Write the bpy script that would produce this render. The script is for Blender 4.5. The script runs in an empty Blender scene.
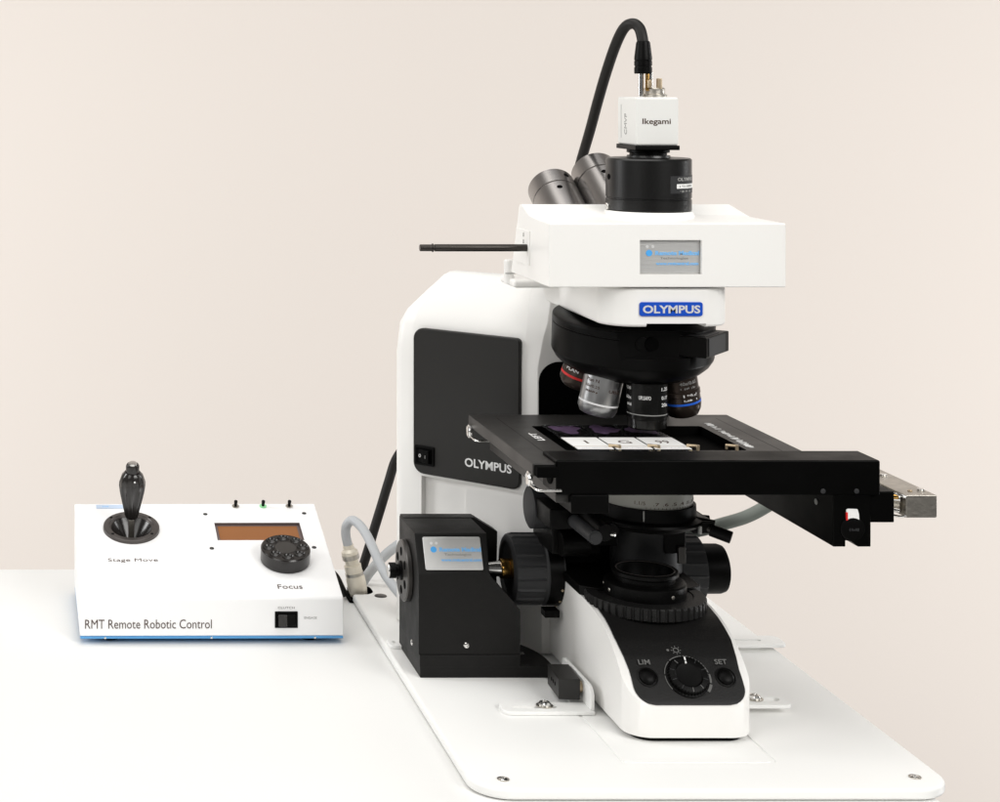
import bpy, bmesh, math, random
from mathutils import Vector, Matrix
random.seed(7)
PI = math.pi
rad = math.radians
scn = bpy.context.scene
COL = scn.collection
MM = 0.001

# ------------------------------------------------------------------ materials
def mat(name, color, rough=0.5, spec=0.5, metal=0.0, bump=None, var=0.0, varscale=60.0, coat=0.0,
        trans=0.0, ior=1.45, alpha=1.0, rvar=0.0):
    m = bpy.data.materials.new(name)
    m.use_nodes = True
    nt = m.node_tree
    b = nt.nodes['Principled BSDF']
    b.inputs['Base Color'].default_value = (*color, 1)
    b.inputs['Roughness'].default_value = rough
    b.inputs['Specular IOR Level'].default_value = spec
    b.inputs['Metallic'].default_value = metal
    b.inputs['Coat Weight'].default_value = coat
    b.inputs['Coat Roughness'].default_value = 0.15
    b.inputs['Transmission Weight'].default_value = trans
    b.inputs['IOR'].default_value = ior
    b.inputs['Alpha'].default_value = alpha
    tc = nt.nodes.new('ShaderNodeTexCoord')
    if var > 0 or rvar > 0:
        n = nt.nodes.new('ShaderNodeTexNoise')
        n.inputs['Scale'].default_value = varscale
        n.inputs['Detail'].default_value = 6
        nt.links.new(tc.outputs['Object'], n.inputs['Vector'])
        if var > 0:
            r = nt.nodes.new('ShaderNodeMix'); r.data_type = 'RGBA'
            r.inputs[6].default_value = (*[c * (1 - var) for c in color], 1)
            r.inputs[7].default_value = (*[min(1, c * (1 + var)) for c in color], 1)
            nt.links.new(n.outputs['Fac'], r.inputs[0])
            nt.links.new(r.outputs[2], b.inputs['Base Color'])
        if rvar > 0:
            mr = nt.nodes.new('ShaderNodeMapRange')
            mr.inputs['From Min'].default_value = 0.3; mr.inputs['From Max'].default_value = 0.7
            mr.inputs['To Min'].default_value = max(0.02, rough - rvar); mr.inputs['To Max'].default_value = min(1, rough + rvar)
            nt.links.new(n.outputs['Fac'], mr.inputs['Value'])
            nt.links.new(mr.outputs['Result'], b.inputs['Roughness'])
    if bump:
        n2 = nt.nodes.new('ShaderNodeTexNoise')
        n2.inputs['Scale'].default_value = bump[0]
        n2.inputs['Detail'].default_value = 3
        bp = nt.nodes.new('ShaderNodeBump')
        bp.inputs['Strength'].default_value = bump[1]
        bp.inputs['Distance'].default_value = bump[2] if len(bump) > 2 else 0.0004
        if len(bump) > 3:                       # stretched grain (brushed metal)
            mp = nt.nodes.new('ShaderNodeMapping')
            mp.inputs['Scale'].default_value = bump[3]
            nt.links.new(tc.outputs['Object'], mp.inputs['Vector'])
            nt.links.new(mp.outputs['Vector'], n2.inputs['Vector'])
        else:
            nt.links.new(tc.outputs['Object'], n2.inputs['Vector'])
        nt.links.new(n2.outputs['Fac'], bp.inputs['Height'])
        nt.links.new(bp.outputs['Normal'], b.inputs['Normal'])
    return m

WHITE = mat('white_enamel', (.89, .88, .855), .38, .4, bump=(900, .05, .0002), rvar=.05, varscale=25)
PLATEW = mat('plate_enamel', (.90, .90, .882), .42, .35, bump=(500, .06, .0002), rvar=.06, varscale=18)
TABLEW = mat('table_laminate', (.82, .82, .805), .5, .3, bump=(300, .05, .0002), var=.012, varscale=8)
CONW = mat('console_white', (.93, .93, .93), .45, .3, bump=(700, .05, .0002))
CAMW = mat('camera_white', (.78, .78, .755), .45, .35, bump=(900, .08, .0002))
BLUE = mat('console_blue', (.10, .34, .66), .45, .4)
ANOD = mat('black_anodised', (.0012, .0012, .0011), .42, .08, bump=(1500, .10, .0002), rvar=.06, varscale=40)
STAGE = mat('stage_anodised', (.021, .0195, .018), .46, .5, bump=(1800, .12, .0002), rvar=.06, varscale=30)
PANEL = mat('panel_charcoal', (.018, .0172, .016), .40, .4, bump=(1400, .16, .0003))
BLACK = mat('black_plastic', (.0022, .0021, .002), .4, .12, bump=(1600, .12, .0003), rvar=.05)
GRAIN = mat('black_grain_plastic', (.0075, .0072, .007), .48, .3, bump=(1100, .5, .0005))
VOID = mat('matt_black_plate', (.0015, .0015, .0015), .8, .05, bump=(800, .1))
TUBEB = mat('tube_black', (.0035, .0034, .0033), .33, .55, bump=(900, .15, .0003, (.05, .05, 1)))
RUBBER = mat('grey_rubber', (.028, .0285, .030), .5, .3, bump=(1200, .12, .0003))
CRACK = mat('motor_case_black', (.006, .0057, .0053), .5, .25, bump=(900, .35, .0005), rvar=.06)
DISC = mat('disc_dark_metal', (.07, .066, .062), .35, .5, .6, bump=(700, .06))
CHROME = mat('polished_steel', (.75, .74, .72), .18, .5, 1.0, rvar=.05)
STEEL = mat('nickel_steel', (.52, .49, .44), .38, .5, 1.0, bump=(260, .5, .0006), var=.35, varscale=120)
TUBEM = mat('satin_tube_metal', (.30, .285, .275), .26, .5, .9, bump=(500, .10, .0002, (1, 1, .06)))
GUNM = mat('gunmetal_rod', (.045, .040, .036), .22, .5, .8)
SILOBJ = mat('objective_silver', (.46, .465, .47), .3, .5, .95)
BLKOBJ = mat('objective_black', (.006, .006, .0055), .2, .4, 0)
BRNOBJ = mat('objective_bronze', (.06, .045, .037), .28, .5, .6)
GOLD = mat('gold_brass', (.62, .36, .10), .22, .5, 1.0, bump=(400, .1))
BRASSC = mat('clip_brass', (.55, .44, .30), .35, .5, .8)
BRUSH = mat('brushed_label', (.60, .60, .59), .36, .5, .5, bump=(1500, .3, .0003, (.08, 1, 1)), var=.03, varscale=300)
LCD = mat('lcd_amber', (.30, .115, .035), .15, .5, bump=(30, .05), var=.12, varscale=30)
LCDB = mat('lcd_bezel', (.16, .12, .115), .4, .3)
DIALM = mat('dial_dark_brown', (.016, .014, .013), .2, .6, bump=(900, .08))
BEZEL = mat('bezel_bronze', (.075, .066, .062), .35, .5, .35, bump=(900, .1))
CABLEB = mat('cable_black', (.013, .012, .011), .5, .3, bump=(900, .1))
CABLEG = mat('cable_grey', (.50, .52, .54), .38, .4, bump=(700, .06))
CABLED = mat('cable_green_grey', (.30, .33, .30), .45, .3)
CONN = mat('connector_ivory', (.86, .80, .68), .35, .5, .2, bump=(500, .1))
WTXT = mat('white_print', (.85, .85, .84), .6, .2)
GTXT = mat('grey_print', (.30, .30, .29), .6, .2)
PTXT = mat('panel_print', (.15, .15, .145), .6, .2)
DTXT = mat('dark_print', (.075, .045, .035), .6, .2)
BTXT = mat('blue_print', (.08, .40, .86), .5, .3)
LBTXT = mat('pale_blue_print', (.22, .50, .85), .5, .3)
OBLUE = mat('badge_blue', (.008, .075, .50), .3, .4)
SILVT = mat('badge_silver', (.78, .78, .78), .35, .5, .3)
RED = mat('red_band', (.72, .03, .03), .4, .4)
BLUEB = mat('blue_band', (.02, .14, .72), .4, .4)
WBAND = mat('white_band', (.82, .82, .82), .4, .4)
GREEN = mat('green_band', (.12, .55, .12), .4, .4)
GLASS = mat('slide_glass', (.9, .93, .92), .03, .5, trans=1.0, ior=1.5)
COVER = mat('cover_slip', (.95, .95, .97), .12, .5, trans=1.0, ior=1.52, bump=(60, .12, .0003))
TISSUE = mat('stained_tissue', (.075, .045, .09), .4, .3, var=.9, varscale=260)
PAPER = mat('label_paper', (.90, .895, .88), .6, .2)
CRING = mat('condenser_ring', (.34, .34, .31), .45, .3)
GLED = mat('green_dot', (.35, .80, .40), .4, .4)
TAPE = mat('pale_blue_tape', (.55, .66, .82), .4, .3)
WALLM = mat('backdrop_paper', (.835, .766, .706), .95, .0, var=.004, varscale=4)

# ------------------------------------------------------------------ mesh builder
class MB:
    """collects solids (in millimetres) into ONE mesh"""
    def __init__(s):
        s.bm = bmesh.new(); s.mats = []; s.M = Matrix.Identity(4)
    def slot(s, m):
        if m not in s.mats: s.mats.append(m)
        return s.mats.index(m)
    def add(s, t, m, bevel=0, seg=3, ang=32):
        """t: temporary bmesh"""
        bmesh.ops.remove_doubles(t, verts=t.verts, dist=1e-5)
        bmesh.ops.recalc_face_normals(t, faces=t.faces)
        if bevel > 0:
            t.normal_update()
            es = [e for e in t.edges if len(e.link_faces) == 2 and e.calc_face_angle(0) > rad(ang)]
            if es:
                bmesh.ops.bevel(t, geom=es, offset=bevel, offset_type='OFFSET', segments=seg, profile=.5,
                                affect='EDGES', clamp_overlap=True)
        i = s.slot(m)
        for f in t.faces: f.material_index = i
        t.transform(s.M)
        if s.M.determinant() < 0: bmesh.ops.reverse_faces(t, faces=t.faces)
        me = bpy.data.meshes.new('tmp'); t.to_mesh(me); t.free()
        s.bm.from_mesh(me); bpy.data.meshes.remove(me)
        return s
    def box(s, x0, x1, y0, y1, z0, z1, m, bevel=.6, seg=3):
        t = bmesh.new()
        v = [t.verts.new(p) for p in ((x0,y0,z0),(x1,y0,z0),(x1,y1,z0),(x0,y1,z0),(x0,y0,z1),(x1,y0,z1),(x1,y1,z1),(x0,y1,z1))]
        for f in ((0,3,2,1),(4,5,6,7),(0,1,5,4),(1,2,6,5),(2,3,7,6),(3,0,4,7)): t.faces.new([v[k] for k in f])
        return s.add(t, m, bevel, seg)
    def prism(s, poly, axis, a, b, m, bevel=.6, seg=3):
        """poly in the two other axes (x: (y,z), y: (x,z), z: (x,y))"""
        def P(u, v, w): return (w, u, v) if axis == 'x' else ((u, w, v) if axis == 'y' else (u, v, w))
        t = bmesh.new()
        lo = [t.verts.new(P(u, v, a)) for u, v in poly]; hi = [t.verts.new(P(u, v, b)) for u, v in poly]
        n = len(poly)
        t.faces.new(lo); t.faces.new(hi[::-1])
        for k in range(n): t.faces.new([lo[k], hi[k], hi[(k+1) % n], lo[(k+1) % n]])
        return s.add(t, m, bevel, seg)
    def loft(s, rings, m, bevel=0, seg=3, cap=True, ang=32):
        t = bmesh.new()
        R = [[t.verts.new(p) for p in r] for r in rings]
        n = len(R[0])
        for a, b in zip(R, R[1:]):
            for k in range(n): t.faces.new([a[k], a[(k+1) % n], b[(k+1) % n], b[k]])
        if cap: t.faces.new(R[0][::-1]); t.faces.new(R[-1])
        return s.add(t, m, bevel, seg, ang)
    def lathe(s, prof, o, ax, m, seg=64, bevel=0, ribs=None):
        """prof: (radius, height along ax); closed on the axis when radius is 0"""
        ax = Vector(ax).normalized(); o = Vector(o)
        up = Vector((0, 0, 1)) if abs(ax.z) < .9 else Vector((1, 0, 0))
        u = up.cross(ax).normalized(); w = ax.cross(u)
        t = bmesh.new(); rows = []
        for r, h in prof:
            if r < 1e-6: rows.append([t.verts.new(o + ax * h)]); continue
            row = []
            for k in range(seg):
                a = 2 * PI * k / seg
                rr = r
                if ribs and ribs[1] <= h <= ribs[2] and r > ribs[4]: rr = r - (ribs[3] if (k * ribs[0] / seg) % 1 < (ribs[5] if len(ribs) > 5 else .5) else 0)
                row.append(t.verts.new(o + ax * h + (u * math.cos(a) + w * math.sin(a)) * rr))
            rows.append(row)
        for a, b in zip(rows, rows[1:]):
            for k in range(seg):
                k2 = (k + 1) % seg
                if len(a) == 1 and len(b) == 1: continue
                if len(a) == 1: t.faces.new([a[0], b[k2], b[k]])
                elif len(b) == 1: t.faces.new([a[k], a[k2], b[0]])
                else: t.faces.new([a[k], a[k2], b[k2], b[k]])
        if len(rows[0]) > 1 and len(rows[-1]) > 1 and prof[0] == prof[-1]: pass
        else:
            for row in (rows[0], rows[-1]):
                if len(row) > 1: t.faces.new(row)
        return s.add(t, m, bevel, 2)
    def cyl(s, p0, p1, r, m, r1=None, seg=48, bevel=.4):
        p0, p1 = Vector(p0), Vector(p1); L = (p1 - p0).length; r1 = r if r1 is None else r1
        b = min(bevel, r * .4, r1 * .4, L * .4)
        return s.lathe([(0, 0), (r - b, 0), (r - b*.3, b*.3), (r, b), (r1, L - b), (r1 - b*.3, L - b*.3), (r1 - b, L), (0, L)], p0, p1 - p0, m, seg)
    def tube(s, pts, r, m, seg=14, sub=10):
        P = [Vector(p) for p in pts]; Q = []
        for i in range(len(P) - 1):
            a, b, c, d = P[max(i-1, 0)], P[i], P[i+1], P[min(i+2, len(P)-1)]
            for k in range(sub):
                x = k / sub
                Q.append(.5 * ((2*b) + (c - a)*x + (2*a - 5*b + 4*c - d)*x*x + (3*b - a - 3*c + d)*x**3))
        Q.append(P[-1])
        t = bmesh.new(); rows = []; nrm = None
        for i, q in enumerate(Q):
            d = (Q[min(i+1, len(Q)-1)] - Q[max(i-1, 0)]).normalized()
            if nrm is None: nrm = d.orthogonal().normalized()
            nrm = (nrm - d * nrm.dot(d)).normalized(); w = d.cross(nrm)
            rows.append([t.verts.new(q + (nrm*math.cos(2*PI*k/seg) + w*math.sin(2*PI*k/seg)) * r) for k in range(seg)])
        for a, b in zip(rows, rows[1:]):
            for k in range(seg): t.faces.new([a[k], a[(k+1) % seg], b[(k+1) % seg], b[k]])
        t.faces.new(rows[0][::-1]); t.faces.new(rows[-1])
        return s.add(t, m)
    def text(s, body, c, u, v, width, height, m, bold=0.0, depth=.12, wrap=None, slant=0.0):
        """lettering centred at c, along u and v; wrap=(centre,radius,axis) bends it round a barrel"""
        cu = bpy.data.curves.new('lettering', 'FONT'); cu.body = body; cu.size = 1; cu.resolution_u = 3
        cu.offset = bold; cu.extrude = .01; cu.align_x = 'LEFT'
        ob = bpy.data.objects.new('lettering', cu)
        me = ob.to_mesh()
        t = bmesh.new(); t.from_mesh(me); ob.to_mesh_clear()
        bpy.data.objects.remove(ob); bpy.data.curves.remove(cu)
        xs = [p.co.x for p in t.verts]; ys = [p.co.y for p in t.verts]
        x0, x1, y0, y1 = min(xs), max(xs), min(ys), max(ys)
        u = Vector(u).normalized(); v = Vector(v).normalized(); n = u.cross(v); c = Vector(c)
        for p in t.verts:
            a = ((p.co.x - x0) / (x1 - x0) - .5) * width; b = ((p.co.y - y0) / (y1 - y0) - .5) * height
            a += slant * b
            d = depth if p.co.z > 0 else -depth
            if wrap:
                R = wrap; ang = a / R
                p.co = c + u * (math.sin(ang) * (R + d)) + n * (math.cos(ang) * (R + d) - R) + v * b
            else: p.co = c + u * a + v * b + n * d
        i = s.slot(m)
        for f in t.faces: f.material_index = i
        t.transform(s.M)
        me = bpy.data.meshes.new('tmp'); t.to_mesh(me); t.free()
        s.bm.from_mesh(me); bpy.data.meshes.remove(me)
        return s
    def marks(s, c, u, v, width, height, m, n=12, depth=.12, wrap=None):
        """a run of tiny characters too small to read"""
        u = Vector(u).normalized(); v = Vector(v).normalized(); nn = u.cross(v); c = Vector(c)
        st = width / n
        for k in range(n):
            if random.random() < .12: continue
            a0 = -width/2 + k*st
            for _ in range(2):
                w_ = st * random.uniform(.25, .7); h_ = height * random.uniform(.25, 1)
                a = a0 + random.uniform(0, st*.3); b = random.uniform(-.5, .5) * (height - h_)
                q = []
                for du, dv in ((0, -.5), (1, -.5), (1, .5), (0, .5)):
                    aa = a + du*w_; bb = b + dv*h_
                    if wrap: q.append(c + u*(math.sin(aa/wrap)*(wrap+depth)) + nn*(math.cos(aa/wrap)*(wrap+depth)-wrap) + v*bb)
                    else: q.append(c + u*aa + v*bb + nn*(depth + .01*_))
                t = bmesh.new(); t.faces.new([t.verts.new(p) for p in q])
                i = s.slot(m)
                for f in t.faces: f.material_index = i
                t.transform(s.M)
                me = bpy.data.meshes.new('tmp'); t.to_mesh(me); t.free()
                s.bm.from_mesh(me); bpy.data.meshes.remove(me)
        return s
    def cut(s, other):
        """boolean difference"""
        obs = []
        for x in (s, other):
            me = bpy.data.meshes.new('tmp'); x.bm.to_mesh(me)
            for mm in s.mats if x is s else other.mats: me.materials.append(mm)
            o = bpy.data.objects.new('tmp', me); COL.objects.link(o); obs.append(o)
        md = obs[0].modifiers.new('b', 'BOOLEAN'); md.object = obs[1]; md.operation = 'DIFFERENCE'; md.solver = 'EXACT'
        if hasattr(md, 'material_mode'): md.material_mode = 'TRANSFER'
        dg = bpy.context.evaluated_depsgraph_get(); dg.update()
        me = bpy.data.meshes.new_from_object(obs[0].evaluated_get(dg))
        s.bm.free(); s.bm = bmesh.new(); s.bm.from_mesh(me)
        s.mats = [m for m in me.materials]
        for o in obs:
            d = o.data; bpy.data.objects.remove(o); bpy.data.meshes.remove(d)
        bpy.data.meshes.remove(me)
        return s
    def build(s, name, parent=None, origin=None, label=None, sharp=36):
        org = Vector(origin) if origin is not None else Vector((0, 0, 0))
        if parent is not None and origin is None: org = Vector(parent['org'])
        bm = s.bm
        bmesh.ops.translate(bm, verts=bm.verts, vec=-org)
        bmesh.ops.scale(bm, verts=bm.verts, vec=(MM, MM, MM))
        bm.normal_update()
        for f in bm.faces: f.smooth = True
        for e in bm.edges:
            e.smooth = not (len(e.link_faces) != 2 or e.calc_face_angle(0) > rad(sharp))
        me = bpy.data.meshes.new(name); bm.to_mesh(me); bm.free()
        for m in s.mats: me.materials.append(m)
        o = bpy.data.objects.new(name, me); COL.objects.link(o)
        w = o.modifiers.new('weighted', 'WEIGHTED_NORMAL'); w.keep_sharp = True
        if parent is not None:
            o.parent = parent
            o['org'] = tuple(org)
            # children of parts share the frame of the thing
        else:
            o.location = org * MM; o['org'] = tuple(org)
        if label: o['label'] = label
        return o

def tag(o, label=None, cat=None, group=None, kind=None):
    if label: o['label'] = label
    if cat: o['category'] = cat
    if group: o['group'] = group
    if kind: o['kind'] = kind
    return o

def thing(name, label, cat, org=(0, 0, 0), rz=0, group=None, local=False):
    """Empty at the thing's base; local=True: its parts are given in its own frame"""
    o = bpy.data.objects.new(name, None); COL.objects.link(o)
    o.empty_display_size = .02
    o.location = Vector(org) * MM; o.rotation_euler = (0, 0, rz)
    o['org'] = (0, 0, 0) if local else tuple(org)
    return tag(o, label, cat, group)

def rrect(x0, x1, y0, y1, r, seg=8):
    """rounded rectangle; r one radius or four (x0y0, x1y0, x1y1, x0y1)"""
    r = [r]*4 if not isinstance(r, (tuple, list)) else r
    out = []
    for (cx, cy, a0, rr) in ((x0+r[0], y0+r[0], 180, r[0]), (x1-r[1], y0+r[1], 270, r[1]), (x1-r[2], y1-r[2], 0, r[2]), (x0+r[3], y1-r[3], 90, r[3])):
        if rr < .01: out.append((cx, cy)); continue
        for k in range(seg + 1):
            a = rad(a0 + 90*k/seg); out.append((cx + rr*math.cos(a), cy + rr*math.sin(a)))
    return out
def rpoly(pts, rs, seg=6):
    """polygon with rounded corners"""
    out = []; n = len(pts)
    for i in range(n):
        p = Vector(pts[i]); a = Vector(pts[i-1]); b = Vector(pts[(i+1) % n]); r = rs[i] if isinstance(rs, (list, tuple)) else rs
        if r <= 0: out.append(tuple(p)); continue
        d1 = (a-p).normalized(); d2 = (b-p).normalized()
        h = d1.angle(d2) / 2
        L = min(r / math.tan(h), (a-p).length*.49, (b-p).length*.49); rr = L * math.tan(h)
        c = p + (d1+d2).normalized() * (rr / math.sin(h))
        s0 = p + d1*L - c; s1 = p + d2*L - c
        a0 = math.atan2(s0.y, s0.x); a1 = math.atan2(s1.y, s1.x)
        da = (a1 - a0 + PI) % (2*PI) - PI
        for k in range(seg+1):
            t = a0 + da*k/seg; out.append((c.x + rr*math.cos(t), c.y + rr*math.sin(t)))
    return out

X, Y, Z = Vector((1,0,0)), Vector((0,1,0)), Vector((0,0,1))
def screw(mb, c, r, m=CHROME, ax=(0,0,1), h=1.4):
    c = Vector(c); a = Vector(ax)
    mb.lathe([(0, 0), (r, 0), (r, h*.45), (r*.8, h*.85), (r*.45, h), (r*.4, h*.45), (0, h*.45)], c, a, m, 24)

# ================================================================== SETTING
bd = MB()
bd.box(-9000, 9000, 2200, 2240, -3500, 4500, WALLM, 0)
b = bd.build('backdrop'); b['kind'] = 'structure'; b['label'] = 'plain pale beige backdrop wall'

tb = MB()
tb.prism(rrect(-1100, 112, -750, 317, 6), 'z', -26, 0, TABLEW, 1.2)
t_ = tb.build('table_top', None, (-400, 0, -26)); tag(t_, 'plain white tabletop carrying the microscope and the control box', 'table')

# ================================================================== BASE PLATE
PT = 7.0
bp_ = thing('base_plate', 'wide white base plate with rounded corners lying on the table beneath the microscope', 'base plate', (-12, 60, 0))
m = MB()
m.prism(rrect(-148, 123, -148, 262, [22, 22, 14, 14], 10), 'z', 0.6, PT, PLATEW, 2.0, 4)
hole = MB(); hole.prism(rrect(-152, -131, 222, 247, [2, 9, 9, 2]), 'z', -2, 12, VOID, 0)
m.cut(hole)
# shallow groove round the foot of the microscope
groove = MB()
o_ = rrect(-55, 37.4, -111, 250, 5); 
groove.prism(o_, 'z', PT-.5, PT+3, PLATEW, 0)
core = MB(); core.prism(rrect(-52.6, 35, -108.6, 248, 4), 'z', PT-4, PT+6, PLATEW, 0)
groove.cut(core); m.cut(groove)
m.build('plate', bp_)
for c in ((-128.6, -134, PT), (106, -131, PT)):
    s = MB(); s.lathe([(0, .2), (2.8, .2), (3.4, .5), (3.4, -.2), (0, -.2)], c, Z, STEEL, 24); screw(s, (c[0], c[1], PT+.1), 2.6, CHROME, Z, .8)
    s.build('screw', bp_)
s = MB(); s.lathe([(0, .9), (3.4, .9), (4.4, .6), (4.8, 0), (0, 0)], (-127.5, 218, PT), Z, DISC, 32)
s.build('hole_plug', bp_)
s = MB(); s.prism(rrect(-150.5, -131.8, 222.7, 246.5, [2, 9, 9, 2]), 'z', .2, 2.2, VOID, 0); s.build('cable_hole', bp_)

# ================================================================== MICROSCOPE
MS = thing('microscope', 'white and black upright laboratory microscope standing on the base plate', 'microscope', (0, 0, PT))

# ---- foot / nose of the stand
m = MB()
prof = [(-80, 10), (-80, 27), (-78.6, 30.5), (-76, 33.5), (-68, 42), (-58, 50.5), (-47, 57.5), (-36, 62), (-26, 65), (-10, 67.5), (10, 68.5), (95, 68.5), (203, 68.5), (203, 10)]
m.prism(prof, 'x', -39, 38, WHITE, 0)
# round the plan corners of the nose
cutb = MB()
for sx, xe in ((-1, -39), (1, 38)):
    R = 15
    cx = xe - sx*R; cy = -80 + R
    arc = [(cx + sx*R*math.cos(rad(a)), cy - R*math.sin(rad(a))) for a in range(0, 91, 9)]
    poly = arc + [(cx, -95), (xe + sx*15, -95), (xe + sx*15, cy)]
    cutb.prism(poly, 'z', 0, 90, WHITE, 0)
m.cut(cutb)
es = [e for e in m.bm.edges if len(e.link_faces) == 2 and e.calc_face_angle(0) > rad(50)]
bmesh.ops.bevel(m.bm, geom=es, offset=3.4, offset_type='OFFSET', segments=4, profile=.5, affect='EDGES', clamp_overlap=True)
foot = m.build('stand_foot', MS, sharp=50)
m = MB(); m.prism(rrect(-34, 33, -77, 200, 12), 'z', PT, 11, BLACK, .6); m.build('rubber_foot', MS)

# black control panel wrapping over the nose
def panel_shell(x0, x1, prof, th, m, r_end, bev=.4):
    """strip following the profile in YZ, rounded at its lower end"""
    mb = MB(); P = [Vector(p) for p in prof]
    L = [0]
    for a, c in zip(P, P[1:]): L.append(L[-1] + (c-a).length)
    tot = L[-1]; N = 46
    def at(d):
        d = max(0, min(tot, d))
        for i in range(len(P)-1):
            if d <= L[i+1] + 1e-6:
                f = (d - L[i]) / (L[i+1] - L[i]); q = P[i].lerp(P[i+1], f)
                tg = (P[i+1] - P[i]).normalized(); return q, Vector((tg.y, -tg.x)) * -1
        return P[-1], Vector((0, 1))
    t = bmesh.new(); top = []; bot = []
    for k in range(N+1):
        d = tot * (k/N) ** 1.25
        q, nn = at(d)
        ins = 0
        if d < r_end: ins = r_end - math.sqrt(max(0, r_end**2 - (r_end - d)**2))
        rt = []; rb = []
        for j in range(9):
            fl = 2.3 * max(0, min(1, (d - 22) / 22))
            x = (x0+ins-fl) + (x1 - x0 - 2*ins + 2*fl) * j/8
            rt.append(t.verts.new((x, q.x + nn.x*th, q.y + nn.y*th))); rb.append(t.verts.new((x, q.x - nn.x*.6, q.y - nn.y*.6)))
        top.append(rt); bot.append(rb)
    for k in range(N):
        for j in range(8):
            t.faces.new([top[k][j], top[k][j+1], top[k+1][j+1], top[k+1][j]])
            t.faces.new([bot[k][j+1], bot[k][j], bot[k+1][j], bot[k+1][j+1]])
        t.faces.new([top[k][0], top[k+1][0], bot[k+1][0], bot[k][0]]); t.faces.new([top[k+1][8], top[k][8], bot[k][8], bot[k+1][8]])
    for j in range(8):
        t.faces.new([top[0][j+1], top[0][j], bot[0][j], bot[0][j+1]]); t.faces.new([top[N][j], top[N][j+1], bot[N][j+1], bot[N][j]])
    mb.add(t, m)
    return mb
pprof = [(-79.2, 29.4), (-78.4, 30.8), (-76, 33.5), (-68, 42), (-58, 50.5), (-47, 57.5), (-36, 62), (-26, 65), (-10, 67.5), (6, 68.4)]
pm = panel_shell(-33.5, 33, pprof, .9, GRAIN, 11)
# panel frame at the dial: origin on the surface, n outward, up along the slope
PO = Vector((.1, -68.2, 42.0)); PU = X.copy(); PV = Vector((0, .70, .714)).normalized(); PN = PU.cross(PV)
def PP(a, b_, h=0): return PO + PU*a + PV*b_ + PN*h
pm.text('LIM', PP(-23.8, 9.6, 1.0), PU, PV, 7.0, 3.2, PTXT, .01, .15)
pm.text('SET', PP(22.8, 9.8, 1.0), PU, PV, 7.4, 3.2, PTXT, .01, .15)
bc = Vector((-1.4, -53.6, 53.3)) + Vector((0, -.59, .81))*.95
PV2 = Vector((0, .81, .586)).normalized(); PN2 = PU.cross(PV2)
t = bmesh.new()
for k in range(20):
    for rr in (1.3, 1.75): pass
t.free()
pm.lathe([(1.3, 0), (1.85, 0), (1.85, .35), (1.3, .35), (1.3, 0)], bc - PN2*.25, PN2, PTXT, 20)
for k in range(8):
    a = 2*PI*k/8; d = PU*math.cos(a) + PV2*math.sin(a)
    pm.cyl(bc + d*2.3, bc + d*3.1, .28, PTXT, seg=6, bevel=0)
pm.cyl(bc - PU*5 - PN2*.2, bc - PU*5 + PN2*.3, .8, PTXT, seg=12, bevel=0)
ctrl = pm.build('control_panel', MS)
# arc scale round the dial
m = MB()
def arcstrip(r0, r1, a0, a1, h, mt):
    t = bmesh.new(); n = 14; A = []; B = []
    for k in range(n+1):
        a = rad(a0 + (a1-a0)*k/n); d = PU*math.cos(a) + PV*math.sin(a)
        A.append(t.verts.new(PO + d*r0 + PN*h)); B.append(t.verts.new(PO + d*r1 + PN*h))
    for k in range(n): t.faces.new([A[k], A[k+1], B[k+1], B[k]])
    m.add(t, mt)
for a0, a1, w_ in ((215, 176, .6), (172, 132, .6), (128, 92, .7), (88, 52, .8), (48, 12, 1.0), (8, -16, 1.5), (-20, -42, 2.0)):
    arcstrip(13.0, 13.1 + w_*.75, a0, a1, 1.15, PTXT)
m.build('dial_scale', MS)
m = MB()
m.lathe([(0, .3), (13.0, .3), (13.0, 1.4), (12.3, 1.8), (12.0, 4.2), (11.3, 4.8), (8.4, 5.1), (7.4, 4.2), (0, 3.5)], PO, PN, BLACK, 200, ribs=(40, 1.6, 4.9, .45, 10, .5))
m.box(-.5, .5, 0, 0, 0, 0, WTXT, 0) if False else None
m.M = Matrix.Translation(PO) @ Matrix((PU, PV, PN)).transposed().to_4x4()
m.box(-.45, .45, 7.0, 11.0, 4.0, 5.05, WTXT, .1)
for k in range(1, 10):
    a = rad(90 + k*36); m.cyl((math.cos(a)*8.4, math.sin(a)*8.4, 4.95), (math.cos(a)*11.0, math.sin(a)*11.0, 4.75), .28, RUBBER if k not in (1, 5, 6) else PTXT, seg=6, bevel=0)
m.build('dimmer_dial', MS)
for dx in (-23.9, 23.2):
    m = MB(); c = PP(dx, 0, -.2)
    m.lathe([(5.1, .4), (6.2, .4), (6.2, 1.5), (5.8, 1.9), (5.4, 1.5), (5.1, .6), (5.1, .4)], c, PN, GRAIN, 40)
    m.lathe([(0, .5), (4.8, .5), (4.8, 1.9), (3.9, 2.8), (2.0, 3.2), (0, 3.3)], c, PN, BLACK, 40)
    m.build('push_button', MS)

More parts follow.
